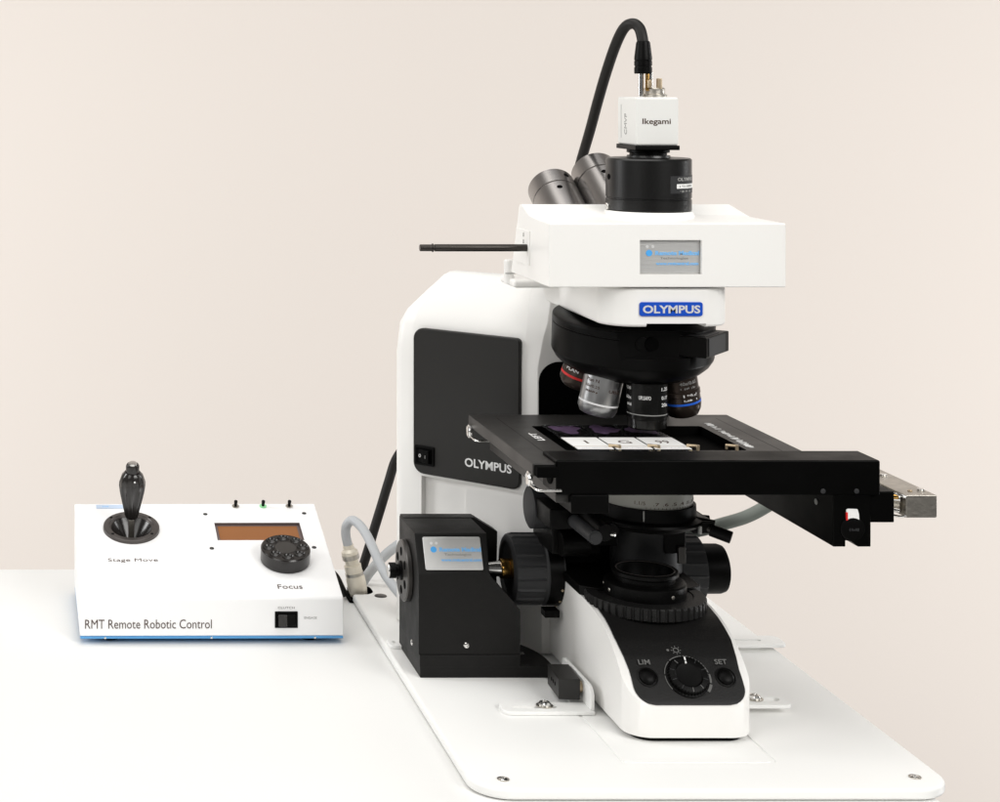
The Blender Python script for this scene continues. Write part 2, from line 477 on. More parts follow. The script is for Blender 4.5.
# field lens collar
m = MB()
m.lathe([(0, 65), (35.8, 65), (37.3, 66), (37.3, 72.6), (36.5, 73.6), (29.5, 73.8), (29, 73.2), (0, 73.2)], (-1.3, 0, 0), Z, GRAIN, 368, ribs=(46, 65.5, 73.1, 1.1, 35, .3))
m.build('gear_ring', MS)
m = MB()
m.lathe([(14, 70), (25.3, 70), (25.3, 81), (24.6, 81.8), (23.4, 82.1), (18.4, 82.4), (18.2, 85), (19.8, 86), (20.6, 86.4), (20.6, 88.4), (19.9, 89), (17.9, 89), (17.2, 88.4), (16.6, 84), (15.2, 78), (0, 77.5), (0, 70), (14, 70)], (-1.3, 0, 0), Z, BLACK, 96)
m.lathe([(17.4, 88.8), (18.1, 89.15), (18.4, 88.9), (17.4, 88.8)], (-1.3, 0, 0), Z, BEZEL, 96)
for a in (-68, -168, -205):
    d = Vector((math.cos(rad(a)), math.sin(rad(a)), 0)); m.cyl(d*24.6 + Z*77 - X*1.3, d*25.7 + Z*77 - X*1.3, 1.3, STEEL, seg=16, bevel=.3)
m.build('field_lens_collar', MS)

# black deck behind the collar
m = MB()
m.prism(rpoly([(-40, 12), (-30, 4), (30, 4), (39, 12), (39, 80), (-40, 80)], [1, 22, 22, 1, 1, 1]), 'z', 68.7, 75, BLACK, .8)
m.build('deck_plate', MS)
m = MB()
m.box(-41, 40, 58, 78, 75, 90, BLACK, 2.5)
m.box(-36, -18, 40, 62, 92, 104, BLACK, 1)
m.box(-28, -12, 20, 50, 98, 122, BLACK, .8)
m.box(-45, 42, 74, 79, 66, 120, VOID, .5)
m.lathe([(0, 76), (23, 76), (23, 124), (0, 124)], (16, 48, 0), Z, RUBBER, 64)
m.box(20, 34, 24, 60, 92, 122, BLACK, .8)
m.box(28, 33, 21, 23.9, 86, 97, DISC, .5)
m.build('focus_block', MS)

# ---- rear housing and arm
pd = Vector((-.7318, .6815, 0)).normalized()        # towards the back left along the face
pn = Vector((-pd.y, pd.x, 0))                          # outward
PB = Vector((-55, 86, 0))
def lvl(z, fl, fr, pr, pl, cl, bl, br, bR):
    pts = [fl, pr, pl, cl, bl, br, bR, fr]
    zf = lambda y: z - (max(0, min(1, (y - 150)/50)) * .25 * (z - 226) if z > 226 else 0)
    return [Vector((p[0], p[1], zf(p[1]))) for p in rpoly(pts, [2.0, 4, 0.6, 8, 10, 6, 6, 3], 5)]
m = MB()
rings = [
 lvl(8,   (-47, 80), (45, 80), (-55, 86), (-119, 145.5), (-129, 155), (-113, 200), (-60, 206), (45, 206)),
 lvl(205, (-47, 80), (45, 80), (-55, 86), (-119, 145.5), (-129, 155), (-113, 200), (-60, 206), (45, 206)),
 lvl(226, (-43, 80), (45, 80), (-53.5, 86), (-118, 146), (-127, 155), (-106, 199), (-60, 205), (44, 205)),
 lvl(236, (-40, 80), (44, 80), (-52, 88), (-114, 148), (-120.5, 158), (-100, 198), (-60, 204), (43, 204)),
 lvl(250, (-38, 80), (42, 80), (-48, 96), (-101, 152), (-106, 160), (-88, 196), (-60, 202), (42, 202)),
 lvl(262, (-37, 80), (40, 80), (-43, 104), (-88, 156), (-93, 162), (-80, 194), (-60, 200), (40, 200)),
 lvl(265, (-36, 82), (38, 82), (-41, 106), (-84, 158), (-88, 164), (-77, 191), (-58, 196), (38, 196)),
]
m.loft(rings, WHITE, 0)
rc = MB(); rc.M = Matrix.Translation(PB) @ Matrix((-pd, -pn, Z)).transposed().to_4x4()
rc.box(-80, 12, -20, 3.0, -5, 117, WHITE, 0); m.cut(rc)
rc = MB(); rc.M = Matrix.Translation(PB) @ Matrix((-pd, -pn, Z)).transposed().to_4x4()
rc.box(-80, -46, -20, 5.5, -5, 117, WHITE, 0); m.cut(rc)
m.build('rear_housing', MS, sharp=42)
m = MB()
m.prism(rrect(-40, 40, -42, 110, [20, 20, 2, 2], 10), 'z', 250, 274, WHITE, 2.2, 4)
nt_ = MB(); nt_.box(-15, 22, -60, 30, 240, 252.2, WHITE, 0); m.cut(nt_)
m.prism(rrect(-34, 34, -30, 60, 16), 'z', 273.5, 275.6, VOID, 0)
# web between arm and column
m.prism([(60, 250.5), (110, 250.5), (110, 205), (82, 205), (78, 222), (72, 238), (64, 247)], 'x', -33, 36, WHITE, .8)
arm = m.build('arm', MS)
m = MB()
m.prism(rrect(-19.6, 19.4, 256.9, 265.6, 1.6), 'y', -43.1, -41.6, OBLUE, .25)
m.text('OLYMPUS', (0, -43.15, 261.2), X, Z, 35.5, 5.0, SILVT, .03, .1)
m.build('badge', MS)
m = MB()
m.prism(rrect(-46.4, 43, 84, 209, [1, 1, 14, 14]), 'y', 78.6, 81, VOID, .3)
m.build('guide_plate', MS)
# side panel module frame: along the flared face
def FM():                                              # local: x along -pd (towards the front right), y inward, z up
    return Matrix.Translation(PB) @ Matrix((-pd, -pn, Z)).transposed().to_4x4()
m = MB(); m.M = FM()
poly = rpoly([(-85.2, 224), (-1.5, 224), (-1.5, 119), (-85.2, 119)], [8, 3.5, 6, 8], 6)
m.prism(poly, 'y', -3.0, 2, PANEL, 1.2)
m.text('OLYMPUS', (-25.5, -3.05, 132.8), X, Z, 36, 6.2, SILVT, .022, .1)
sp = m.build('side_panel', MS)
m = MB(); m.M = FM()
m.prism(rrect(-83.5, -67.5, 125.5, 139.5, 1), 'y', -4.2, -2, BLACK, .4)
m.prism(rrect(-81.8, -69.4, 127.2, 137.8, .6), 'y', -5.0, -3, VOID, .3)
m.prism([(-6.0, 0), (-4.6, 0)], 'y', 0, 0, BLACK, 0) if False else None
m.loft([[(-80.8, -4.4, 128), (-75.4, -5.0, 128), (-75.4, -5.0, 137), (-80.8, -4.4, 137)][::-1], [(-80.8, -4.9, 128), (-75.4, -5.3, 128), (-75.4, -5.3, 137), (-80.8, -4.9, 137)][::-1]], BLACK)
m.box(-75.4, -70.2, -7.4, -4.6, 128, 137, BLACK, .4)
m.text('O', (-78.3, -5.25, 132.5), X, Z, 1.7, 2.4, WTXT, .02, .1)
m.text('I', (-72.8, -7.45, 132.5), X, Z, .4, 2.4, GTXT, .02, .1)
m.build('power_switch', MS)
# small knob on the arm shoulder
m = MB(); m.lathe([(0, 0), (3.2, 0), (3.6, 15), (2.8, 16.4), (0, 16.6)], (-69.5, 70, 264), Z, WHITE, 32)
m.box(-73, -66, 66.2, 66.6, 271, 271.6, GTXT, 0); m.box(-70, -38, 56, 92, 262.5, 268, WHITE, 2); m.build('shoulder_screw', MS)

# ---- head
m = MB()
pL = [(-45, 275), (-45, 314.4), (-18, 315.0), (-1, 316.2), (15, 322), (21, 321.6), (41, 275)]
pR = [(-45, 275), (-45, 314.4), (-18, 314.4), (-1, 314.4), (4, 314.4), (6, 314.3), (30, 275)]
xs_ = [(-76.3, pL), (59, pL), (68, pR), (70, pR)]
m.loft([[Vector((x_, a, b2)) for a, b2 in pp] for x_, pp in xs_], WHITE, 1.3, 3, ang=14)
win = MB(); win.box(-20.2, 18.0, -60, -40.9, 283.0, 304.2, WHITE, 0); m.cut(win)
m.lathe([(0, 310), (28.6, 310), (27.6, 317), (26.6, 319.4), (0, 319.6)], (1, 0, 0), Z, WHITE, 80)
head = m.build('observation_head', MS, sharp=30)
m = MB()
m.prism([(-4, 284), (26, 284), (26, 306), (-4, 306)], 'x', -77, -76.1, WHITE, .25)
for zz, w_ in ((303, 1.4), (298.6, 2.4), (294.4, 3.2)):
    m.box(-77.35, -76.9, 8-.3, 8+.3, zz-1.2, zz+1.2, GTXT, 0); m.box(-77.35, -76.9, 8-w_/2*.8, 8+w_/2*.8, zz-1.3, zz-.8, GTXT, 0)
m.build('slot_cover', MS)
m = MB()
m.cyl((-76, 1, 295), (-136, 1, 295), 2.35, GUNM, bevel=.2)
m.lathe([(0, 0), (2.35, 0), (2.35, .8), (1.7, 1), (1.7, 1.5), (2.75, 1.7), (2.75, 2.4), (2.2, 2.6), (2.2, 10), (1.9, 10.4), (0, 10.4)], (-135.5, 1, 295), -X, GUNM, 32)
m.build('filter_rod', MS)
def sticker(mb, M, w, h):
    """domed silver sticker in the xz-plane of M, facing -y"""
    old = mb.M; mb.M = M
    mb.prism(rrect(-w/2, w/2, -h/2, h/2, 1.2), 'y', -1.2, 0, BRUSH, .7)
    mb.cyl((-w*.33, -1.15, h*.11), (-w*.33, -1.45, h*.11), w*.052, BTXT, seg=24, bevel=0)
    mb.text('Remote Medical', (w*.13, -1.3, h*.11), X, Z, w*.72, h*.13, LBTXT, .05, .12)
    mb.text('Technologies', (w*.08, -1.3, -h*.05), X, Z, w*.46, h*.085, GTXT, -.005, .12)
    mb.text('www.rmtcentral.com', (w*.13, -1.3, -h*.20), X, Z, w*.70, h*.095, LBTXT, .04, .12)
    for q in (-.36, -.27): mb.cyl((w*q, -1.15, h*.30), (w*q, -1.4, h*.30), w*.025, SILVT, seg=16, bevel=0)
    mb.M = old
m = MB(); sticker(m, Matrix.Translation((-1.1, -40.95, 293.6)), 37.8, 20.8); m.build('name_plate', MS)
# photo tube
m = MB()
m.lathe([(0, 319.7), (25.6, 319.7), (26.2, 320.2), (26.2, 326.6), (25.7, 327), (25.7, 327.6), (26.2, 328), (26.2, 352), (25.4, 353), (18, 353), (13.6, 353.4), (13.2, 354.6), (0, 354.6)], (1, 0, 0), Z, TUBEB, 96)
for a in (205, 207): pass
d = Vector((math.cos(rad(184)), math.sin(rad(184)), 0))
m.cyl(Vector((1, 0, 341)) + d*25.4, Vector((1, 0, 341)) + d*26.5, 1.9, VOID, seg=20, bevel=.2)
d = Vector((math.cos(rad(180)), math.sin(rad(180)), 0))
m.cyl(Vector((1, 0, 322)) + d*25.4, Vector((1, 0, 322)) + d*27.4, 2.2, CHROME, seg=20, bevel=.4)
d = Vector((math.cos(rad(-50)), math.sin(rad(-50)), 0)); tn = Vector((-d.y, d.x, 0))
# curved rating label
t = bmesh.new(); A = []; B = []
for k in range(13):
    a = rad(-80 + 66*k/12); q = Vector((math.cos(a), math.sin(a), 0))*26.35 + X
    A.append(t.verts.new(q + Z*331.5)); B.append(t.verts.new(q + Z*342.5))
for k in range(12): t.faces.new([A[k], A[k+1], B[k+1], B[k]])
m.add(t, RUBBER)
t = bmesh.new(); A = []; B = []
for k in range(9):
    a = rad(-70 + 52*k/8); q = Vector((math.cos(a), math.sin(a), 0))*26.45 + X
    A.append(t.verts.new(q + Z*334.6)); B.append(t.verts.new(q + Z*337.4))
for k in range(8): t.faces.new([A[k], A[k+1], B[k+1], B[k]])
m.add(t, WTXT)
q = Vector((1, 0, 0)) + d*26.3
m.text('OLYMPUS', q + Z*340.4, tn, Z, 17, 2.2, GTXT, .03, .25, wrap=26.3)
m.marks(q + Z*336, tn, Z, 14, 1.4, GTXT, 9, .3, wrap=26.3)
m.marks(q + Z*332.8, tn, Z, 20, 1.2, GTXT, 12, .25, wrap=26.3)
m.build('photo_tube', MS)
# eyepiece tubes, pointing up and to the back
ad = Vector((0, .88, .475)).normalized()
for (cx, z0, L, lab) in ((-34, 309, 40, 0), (-3.5, 319, 42, 1)):
    o = Vector((cx, 58, z0)); m = MB()
    m.lathe([(0, -26), (16, -26), (16, L*.58), (15.4, L*.585), (15.4, L*.615), (16, L*.62), (16, L-1), (15.2, L), (12.5, L), (11.5, L-5), (0, L-5)], o, ad, TUBEM, 80)
    sd = ad.cross(X).normalized()
    for hh, ang in ((L*.40, -8), (L*.82, 22)):
        dd = (-Y*0 + Z*math.cos(rad(ang)) + X*math.sin(rad(ang))); dd = (dd - ad*dd.dot(ad)).normalized()
        m.cyl(o + ad*hh + dd*15.6, o + ad*hh + dd*16.2, 1.9, VOID, seg=16, bevel=.1)
    m.build('eyepiece_tube', MS)

# ---- nosepiece
TA = Vector((0, math.sin(rad(6)), -math.cos(rad(6))))
m = MB()
o = Vector((0, 26, 248.6))
m.lathe([(0, 0), (45, 0), (49.4, .4), (50.7, 1.2), (51, 2.4), (51, 5.0), (50.5, 5.3), (50.5, 5.8), (51, 6.1), (51, 23.6), (50.6, 25), (48.2, 29), (44.4, 32.6), (39, 35.4), (37.6, 35.9), (36.6, 36.9), (0, 37.2)], o, TA, BLACK, 120)
fc = MB(); fc.box(-30, 60, -60, -18.0, 227, 260, BLACK, 0); m.cut(fc)
m.cyl((-3.5, -17.9, 236), (-3.5, -19.6, 236), 4.4, VOID, seg=28); m.cyl((-9.5, -17.9, 236), (-9.5, -18.7, 236), 4.2, BLACK, seg=28)
m.build('nosepiece', MS)
m = MB(); m.M = Matrix.Translation((27, -29, -3.2)) @ Matrix.Rotation(rad(-40), 4, 'Z')
m.box(-18, 0, 0, 42, 231.5, 244.5, BLACK, .7)
m.box(-.3, .5, 4, 34, 232.4, 243.8, RUBBER, .2); m.box(-15, -2, 4, 30, 244.4, 245.0, RUBBER, .2)
m.build('slider', MS)

# ---- objectives on the tilted turret
ta = Vector((0, math.sin(rad(13)), -math.cos(rad(13))))
W = Vector((0, 0, 214)); TC = W + 29*Vector((0, math.cos(rad(13)), math.sin(rad(13))))
def objective(ang, length, prof, base, bands, prints, label, tip=None):
    R = Matrix.Translation(TC) @ Matrix.Rotation(rad(-ang), 4, ta) @ Matrix.Translation(-TC)
    p0 = R @ W; ax = (R.to_3x3() @ Vector((0, 0, -1))).normalized()
    e = (Vector((-396, -1125, 403)) - p0); e = (e - ax*e.dot(ax)).normalized()        # side facing the front
    u = (-ax).cross(e) * -1; u = e.cross(ax) * -1 if False else (-ax).cross(e)
    m = MB()
    m.lathe(prof, p0, ax, base, 64)
    for h0, h1, r, mt in bands: m.lathe([(r-.6, h0), (r, h0), (r, h1), (r-.6, h1), (r-.6, h0)], p0, ax, mt, 64)
    for txt, h, r, ang2, w_, hh, mt in prints:
        q = Matrix.Rotation(rad(ang2), 3, -ax) @ e; uu = (-ax).cross(q)
        if txt: m.text(txt, p0 + ax*h + q*r, uu, -ax, w_, hh, mt, .012, .1, wrap=r)
        else: m.marks(p0 + ax*h + q*r, uu, -ax, w_, hh, mt, max(4, int(w_/1.2)), .1, wrap=r)
    m.build('objective', MS, label=label)
objective(0, 34, [(0, -6), (11, -6), (11, 4), (12.6, 5), (12.6, 24), (12.2, 24.4), (12.2, 24.8), (12.6, 25.2), (12.6, 28), (12.2, 28.4), (12.0, 33.4), (11, 34.4), (5, 35), (0, 35)], BLKOBJ,
          [(24.2, 24.9, 12.35, GTXT)],
          [('UPLSAPO', 13.5, 12.6, -6, 7.5, 2.4, WTXT), ('1.25', 8, 12.6, 58, 6, 2.2, WTXT), ('0.17', 13.5, 12.6, 58, 6, 2.2, WTXT), ('20x', 18, 12.6, 58, 6, 2.2, WTXT), ('Oil', 8, 12.6, -62, 5, 2.0, WTXT), ('60x', 14, 12.6, -62, 6, 2.2, WTXT), ('', 18.5, 12.6, -62, 6, 1.8, WTXT)], 'black working objective over the slides')
objective(-52, 30, [(0, -6), (11, -6), (11, 4), (12.4, 4.6), (12.4, 24), (12.4, 27), (10.6, 30.5), (9, 31.2), (4, 31.6), (0, 31.6)], SILOBJ,
          [(22.3, 23.5, 12.5, WBAND), (-2, 24, 12.42, SILOBJ)],
          [('Plan N', 8, 12.42, -30, 9, 2.2, DTXT), ('10x/0.25', 12, 12.42, -28, 10, 1.8, DTXT), ('', 15.5, 12.42, -28, 9, 1.5, DTXT), ('UIS2', 13, 12.42, 42, 8, 2.0, DTXT)], 'silver objective with a white ring')
objective(52, 30, [(0, -6), (11, -6), (11, 4), (12, 4.6), (12, 13), (11.7, 13.4), (11.7, 13.8), (12.6, 14.4), (12.6, 17), (12.2, 17.4), (12.2, 24), (11.6, 27), (9.4, 31), (7.5, 32), (0, 32)], BRNOBJ,
          [(21.2, 22.5, 12.35, BLUEB)],
          [('Plan', 4.5, 12.05, 34, 9, 1.6, GTXT), ('40x/0.65', 8, 12.05, 30, 12, 2.2, GTXT), ('', 11.4, 12.05, 30, 12, 1.5, GTXT), ('', 16, 12.65, 30, 10, 1.8, WTXT), ('', 19.2, 12.3, 30, 10, 1.3, WTXT)], 'bronze objective with a blue ring')
objective(-101, 20, [(0, -6), (11, -6), (11, 2), (11.6, 3), (11.6, 19), (10, 22), (8.4, 23.4), (0, 23.6)], BRNOBJ,
          [(14.0, 15.6, 11.75, RED)],
          [('PLAN', 10, 11.65, -25, 9, 2.4, WTXT), ('4x', 11, 11.65, 35, 4, 2.6, WTXT)], 'short bronze objective with a red ring')
objective(104, 20, [(0, -6), (11, -6), (11, 2), (11.6, 3), (11.6, 12), (9, 15), (0, 15)], BLKOBJ, [(8, 9, 11.75, GREEN)], [], 'short black objective at the back')

# ---- stage
m = MB()
m.box(-96.5, 80.5, -80, 73, 166.2, 174, STAGE, .7)
sl = MB(); sl.prism(rrect(-65, 47, -43, 33, [2, 2, 2, 2]), 'z', 168.2, 180, VOID, 0); m.cut(sl)
# scribed outline of the insert
for (x0, x1, y0, y1) in ((-80.5, -80.1, -56, 60), (-80.5, 68, -55.4, -55), (67.6, 68, -55, 60)):
    m.box(x0, x1, y0, y1, 173.5, 174.06, ANOD, 0)
m.text('LEFT', (-71.5, -2, 174.1), Y, -X, 22, 4.6, WTXT, .01, .06)
m.marks((54, 3, 174.05), Vector((-.03, -1, 0)), X, 80, 5.4, WTXT, 22, .06)
m.marks((54, 3, 174.06), Vector((-.03, -1, 0)), X, 80, 4.0, WTXT, 26, .07)
m.prism([(66, -50.5), (71, -50.5), (71, -46.5)], 'z', 173.9, 174.1, WTXT, 0)
m.build('stage_plate', MS)
m = MB()
m.box(-82.5, 70, -79, 72, 157, 166.0, STAGE, .7); m.box(-82.3, -62, -78.5, 71.5, 150.2, 157.2, STAGE, .7)
for yy in (52, 30, 4, -60): m.cyl((-82.3, yy, 159.5), (-82.75, yy, 159.5), 1.5, VOID, seg=16, bevel=.1)
m.box(-74.6, -52, -83.8, 50, 145, 156, ANOD, .6)
m.build('stage_carriage', MS)
m = MB()
m.box(-83, 110.2, -82, -54, 155.4, 176.2, ANOD, .9, 3)
m.cyl((-82.9, -69, 166), (-83.6, -69, 166), 6.6, VOID, seg=32, bevel=.2)
m.cyl((-83.2, -69, 166), (-85.4, -69, 166), 2.8, CHROME, seg=24); m.cyl((-85.2, -69, 166), (-86.2, -69, 166), 1.3, BRASSC, seg=12, bevel=.2)
m.box(-95.5, -83.5, -86.5, -80, 166.8, 173.2, VOID, .5)
for xx in (76, 96): m.cyl((xx, -81.9, 158), (xx, -82.4, 158), 1.5, RUBBER, seg=16, bevel=.1)
m.build('stage_rail', MS)
# wire clip screws on the left edge of the stage
for yy in (66, -76):
    m = MB()
    m.lathe([(0, 0), (4.4, 0), (4.6, .6), (4.6, 1.8), (3.6, 2.4), (2.6, 2.0), (0, 2.2)], (-96.4, yy, 164), -X, CHROME, 28)
    m.tube([(-97.5, yy-1, 161), (-96, yy-12, 160), (-90, yy-13, 160), (-82, yy-13, 160)], .7, CHROME, 8, 6)
    m.build('clip_screw', MS)
# drive bracket beneath the right end of the rail
m = MB()
poly = [(82.8, 124.4), (90.2, 124.4), (90.2, 128.2), (93.6, 127.6), (97.6, 124.4), (105.3, 124.4), (105.3, 155.2), (82.8, 155.2)]
m.prism(poly, 'y', -80.5, 66, ANOD, .5)
m.box(105.2, 120, -79, -40, 138.5, 157, ANOD, .6)
for (yy, zz) in ((-58, 146), (-30, 151)): m.cyl((83, yy, zz), (82.4, yy, zz), 1.9, GTXT, seg=18, bevel=.2)
m.lathe([(0, 0), (7.2, 0), (7.2, .6), (6.6, 1.0), (0, 1.0)], (94.3, -80.4, 135.2), -Y, BLACK, 48)
m.text('HIWIN', (94.3, -81.5, 135.6), X, Z, 9.5, 1.6, GTXT, 0, .08) if False else m.marks((94.3, -81.45, 134.8), X, Z, 10, 2.0, RUBBER, 8)
m.prism([(90.4, 140.4), (90.4, 146.6), (91.6, 147.2), (97, 147.0), (97.9, 144), (98, 140.4)], 'y', -81.4, -80, WTXT, .2)
m.box(90.2, 91.2, -81.5, -80, 140.4, 145.2, RED, .1)
m.build('stage_drive', MS)
m = MB()
m.prism(rrect(136.4, 155.4, 136.6, 150.4, .8), 'y', -60, 30, STEEL, .5)
m.box(120, 136.2, -20, 20, 137.5, 150.0, STEEL, .5)
m.cyl((126, -48, 147), (136, -55, 147), 2, CHROME, seg=16); m.cyl((126, -46, 140), (136, -54, 139.5), 1.6, CHROME, seg=16)
m.cyl((124, -44, 143.5), (137, -52, 143.5), 3.2, CONN, seg=20); m.cyl((128, -52, 148.0), (134, -56, 148.4), 1.6, GOLD, seg=14)
m.tube([(118, -20, 148), (126, -40, 150), (133, -56, 150), (136.5, -60.5, 149)], .8, CHROME, 8, 6)
m.tube([(118, -30, 138), (126, -46, 137.2), (133, -58, 137), (136.5, -60.5, 138)], .8, CHROME, 8, 6)
for yy in (-48, -8): m.cyl((151.5 if yy < -20 else 148, yy, 150.3), (151.5 if yy < -20 else 148, yy, 151.6), 2.2, CHROME, seg=18)
m.cyl((144, -50, 150.3), (144, -50, 151.2), 1.4, BRASSC, seg=14)
m.build('motor_plug', MS)
# spring clips at the front of each slide
for k in range(4):
    m = MB(); xx = -34.5 + 24.2*k if k < 3 else 38
    m.M = Matrix.Translation((xx, -41, 0)) @ Matrix.Rotation(rad(-28), 4, 'Z')
    m.cyl((-3.6, 0, 176.4), (3.6, 0, 176.4), 1.0, BRASSC, seg=14, bevel=.2)
    m.cyl((3.2, -1.2, 174), (3.2, -1.2, 177.4), 1.0, BRASSC, seg=14, bevel=.2)
    m.box(-3.6, -2.2, -.8, .8, 174, 176.4, BRASSC, .2)
    m.build('slide_clip', MS)

# ---- condenser
m = MB(); m.M = Matrix.Translation((0, 0, -4.5))
m.lathe([(0, 150), (24, 150), (27.6, 149), (28, 148), (28, 137.6), (0, 137.6)], (0, 0, 0), Z, CRING, 96)
m.text('1.1/5', (Vector((math.cos(rad(-118)), math.sin(rad(-118)), 0))*28) + Z*141.5, Vector((-math.sin(rad(-118)), math.cos(rad(-118)), 0)), Z, 6.5, 2.2, DTXT, 0, .1, wrap=28)
for k, tx in enumerate(('.7', '.6', '.5', '.4', '.35', '.3', '.25')):
    a = rad(-98 + k*12); q = Vector((math.cos(a), math.sin(a), 0)); m.text(tx, q*28 + Z*141.2, Vector((-q.y, q.x, 0)), Z, 3.6, 1.9, DTXT, 0, .1, wrap=28)
for k in range(24):
    a = rad(-110 + k*5); q = Vector((math.cos(a), math.sin(a), 0)); m.cyl(q*28 + Z*138.0, q*28 + Z*139.2, .16, DTXT, seg=4, bevel=0)
m.build('aperture_ring', MS)
m = MB(); m.M = Matrix.Translation((0, 0, -4.5))
m.lathe([(0, 120), (16, 120), (26, 122), (33, 125), (34.5, 127), (34, 128.4), (30, 129.6), (29.6, 137.4), (0, 137.5)], (0, 0, 0), Z, BLACK, 160, ribs=(80, 130, 137.45, .4, 29))
q = Vector((math.cos(rad(-113)), math.sin(rad(-113)), 0)); m.cyl(q*29.6 + Z*130.5, q*29.6 + Z*137, .5, GTXT, seg=8, bevel=0)
m.box(22, 36, -20, 30, 121, 128.5, BLACK, 1)
m.cyl((26, -12, 127), (37, -17, 125.6), 3.2, BLACK, seg=28); m.cyl((33, -20, 123.5), (44, -26, 120), 3.9, BLACK, seg=28, bevel=.6); m.cyl((28, 2, 126), (40, 0, 125), 2.6, BLACK, seg=24)
m.cyl((30, -16, 124.5), (34, -20.4, 123.2), 2.2, DISC, seg=16); m.box(24, 25.5, -26, -23, 122, 127, GTXT, .3)
m.build('condenser', MS)
m = MB()
m.cyl((-44, -34, 117.5), (-44, 60, 117.5), 4.4, RUBBER, seg=32, bevel=.5); m.cyl((-44, -34.1, 117.5), (-44, -34.8, 117.5), 3.4, RUBBER, seg=32, bevel=.2)
m.cyl((-36.5, -30, 119.5), (-36.5, 10, 119.5), 5.2, BLACK, seg=32); m.cyl((-31, -26, 120), (-31, 10, 120), 4.4, BLACK, seg=28); m.cyl((-33, -30, 119), (-31, -32, 119), 1.2, CHROME, seg=12, bevel=.2)
m.box(-60, -12, 8, 62, 112, 125, BLACK, .8)
m.box(-52, -20, 30, 74, 90, 112, BLACK, .8); m.cyl((-48, 26, 98), (-30, 26, 98), 8, BLACK, seg=36)
m.build('condenser_rod', MS)
m = MB()
m.lathe([(0, 0), (12.5, 0), (14, 1), (14, 12), (12, 13), (0, 13)], (-49, 51, 116), -X, RUBBER, 56)
m.build('stage_lock_knob', MS)

# ---- focus knobs (axis along x at y 68, z 70)
KO = Vector((0, 68, 70))
m = MB()
m.lathe([(0, 38), (23.6, 38), (24, 38.6), (24, 49), (23.4, 49.6), (23, 50.2), (23.0, 51), (24.2, 51.6), (24.2, 68), (23.2, 70.2), (21.5, 71.5), (18.5, 71.8), (17.5, 70), (8, 68), (0, 68)], KO, -X, RUBBER, 144, ribs=(18, 51.4, 69, 1.1, 23.5, .8))
m.lathe([(24.05, 39), (24.25, 39), (24.25, 48.6), (24.05, 48.6), (24.05, 39)], KO, -X, BLACK, 96)
for a in range(200, 340, 26):
    d = Vector((0, math.cos(rad(a)), math.sin(rad(a))))
    m.cyl(KO + d*24 - X*40.5, KO + d*24.8 - X*40.5, .9, BRASSC, seg=10, bevel=.1)
m.box(-52, -42, 46, 56, 43, 48, BLACK, .6)
m.build('focus_knob', MS, label='ribbed focus knob joined to the motor box')
m = MB()
m.lathe([(0, 38), (20, 38), (22.6, 39), (23.4, 41), (23.4, 56), (22.0, 58), (16, 58.4), (0, 58.4)], KO, X, RUBBER, 144, ribs=(18, 40, 57, 1.1, 23, .8))
m.build('focus_knob', MS, label='ribbed focus knob on the far side')
m = MB()
m.lathe([(0, 55), (16.6, 55), (16.6, 72), (15.6, 75), (14, 75.8), (0, 76)], KO, X, BLACK, 80)
m.build('fine_focus_knob', MS)

# ================================================================== VIDEO CAMERA + CABLE
vc = thing('video_camera', 'small white cube camera screwed onto the black photo tube', 'camera', (2, 3, 354.6))
m = MB()
m.box(-11.8, 15.4, -14, 21.5, 361.2, 392, CAMW, 1.6, 4)
m.text('Ikegami', (1.2, -14.05, 376.2), X, Z, 18, 4.6, DTXT, .012, .1)
m.text('CMVP', (-11.85, 5.5, 374.6), Z, Y, 13.5, 4.6, GTXT, -.005, .1)
m.box(-11.95, -11.7, 13.8, 14.2, 365.5, 387, GTXT, 0)
m.build('camera_body', vc)
m = MB()
m.box(-12.4, 15.8, -14.6, 22, 358.4, 361.3, BLACK, .4)
m.lathe([(0, 354.4), (11.5, 354.4), (11.5, 356), (13.2, 356.4), (13.2, 358.6), (0, 358.6)], (2, 3.5, 0), Z, BLACK, 56)
m.build('lens_mount', vc)
m = MB()
m.lathe([(0, 391.8), (7.8, 391.8), (7.8, 393.6), (6.6, 394), (6.6, 397.2), (5.8, 398), (0, 398)], (5.4, 2, 0), Z, STEEL, 40)
m.cyl((-4.2, -1, 392), (-4.2, -1, 408), 1.7, CHROME, seg=20); m.cyl((-.6, -2, 396), (-.6, -2, 408), 1.1, GOLD, seg=16); m.cyl((7.0, -2.5, 396), (7.0, -2.5, 404), 1.8, BRASSC, seg=20)
m.cyl((2.2, 1, 396), (2.2, 1, 408), 1.8, CHROME, seg=20); m.cyl((.4, -3.2, 398), (.4, -3.2, 403), 1.3, BRASSC, seg=16)
m.build('connector_socket', vc)
cc = thing('camera_cable', 'thick black cable looping from the top of the cube camera down behind the head', 'cable', (2, 1, 407))
m = MB()
m.lathe([(0, 407), (5.3, 407), (5.5, 408), (5.5, 411), (5.1, 411.4), (5.1, 412), (5.5, 412.4), (5.5, 415), (5.1, 415.4), (5.5, 416), (5.4, 418), (4.3, 427), (3.7, 428), (0, 428)], (-2.1, 1, 0), Z, BLACK, 48)
m.build('plug', cc)
m = MB()
m.tube([(-2.1, 1, 424), (-2.3, 2, 430), (-3.2, 5, 436.5), (-6, 9, 439.5), (-9, 16, 437), (-11, 26, 427), (-11.8, 42, 409.7), (-11.2, 62, 389.4), (-9.3, 85, 368.4), (-7.5, 115, 340.6), (-8.5, 134, 312), (-9, 165, 284), (-9, 205, 262), (-9, 222, 225), (-9, 226, 120), (-9, 230, 11)], 3.5, CABLEB, 20, 12)
m.build('cord', cc)

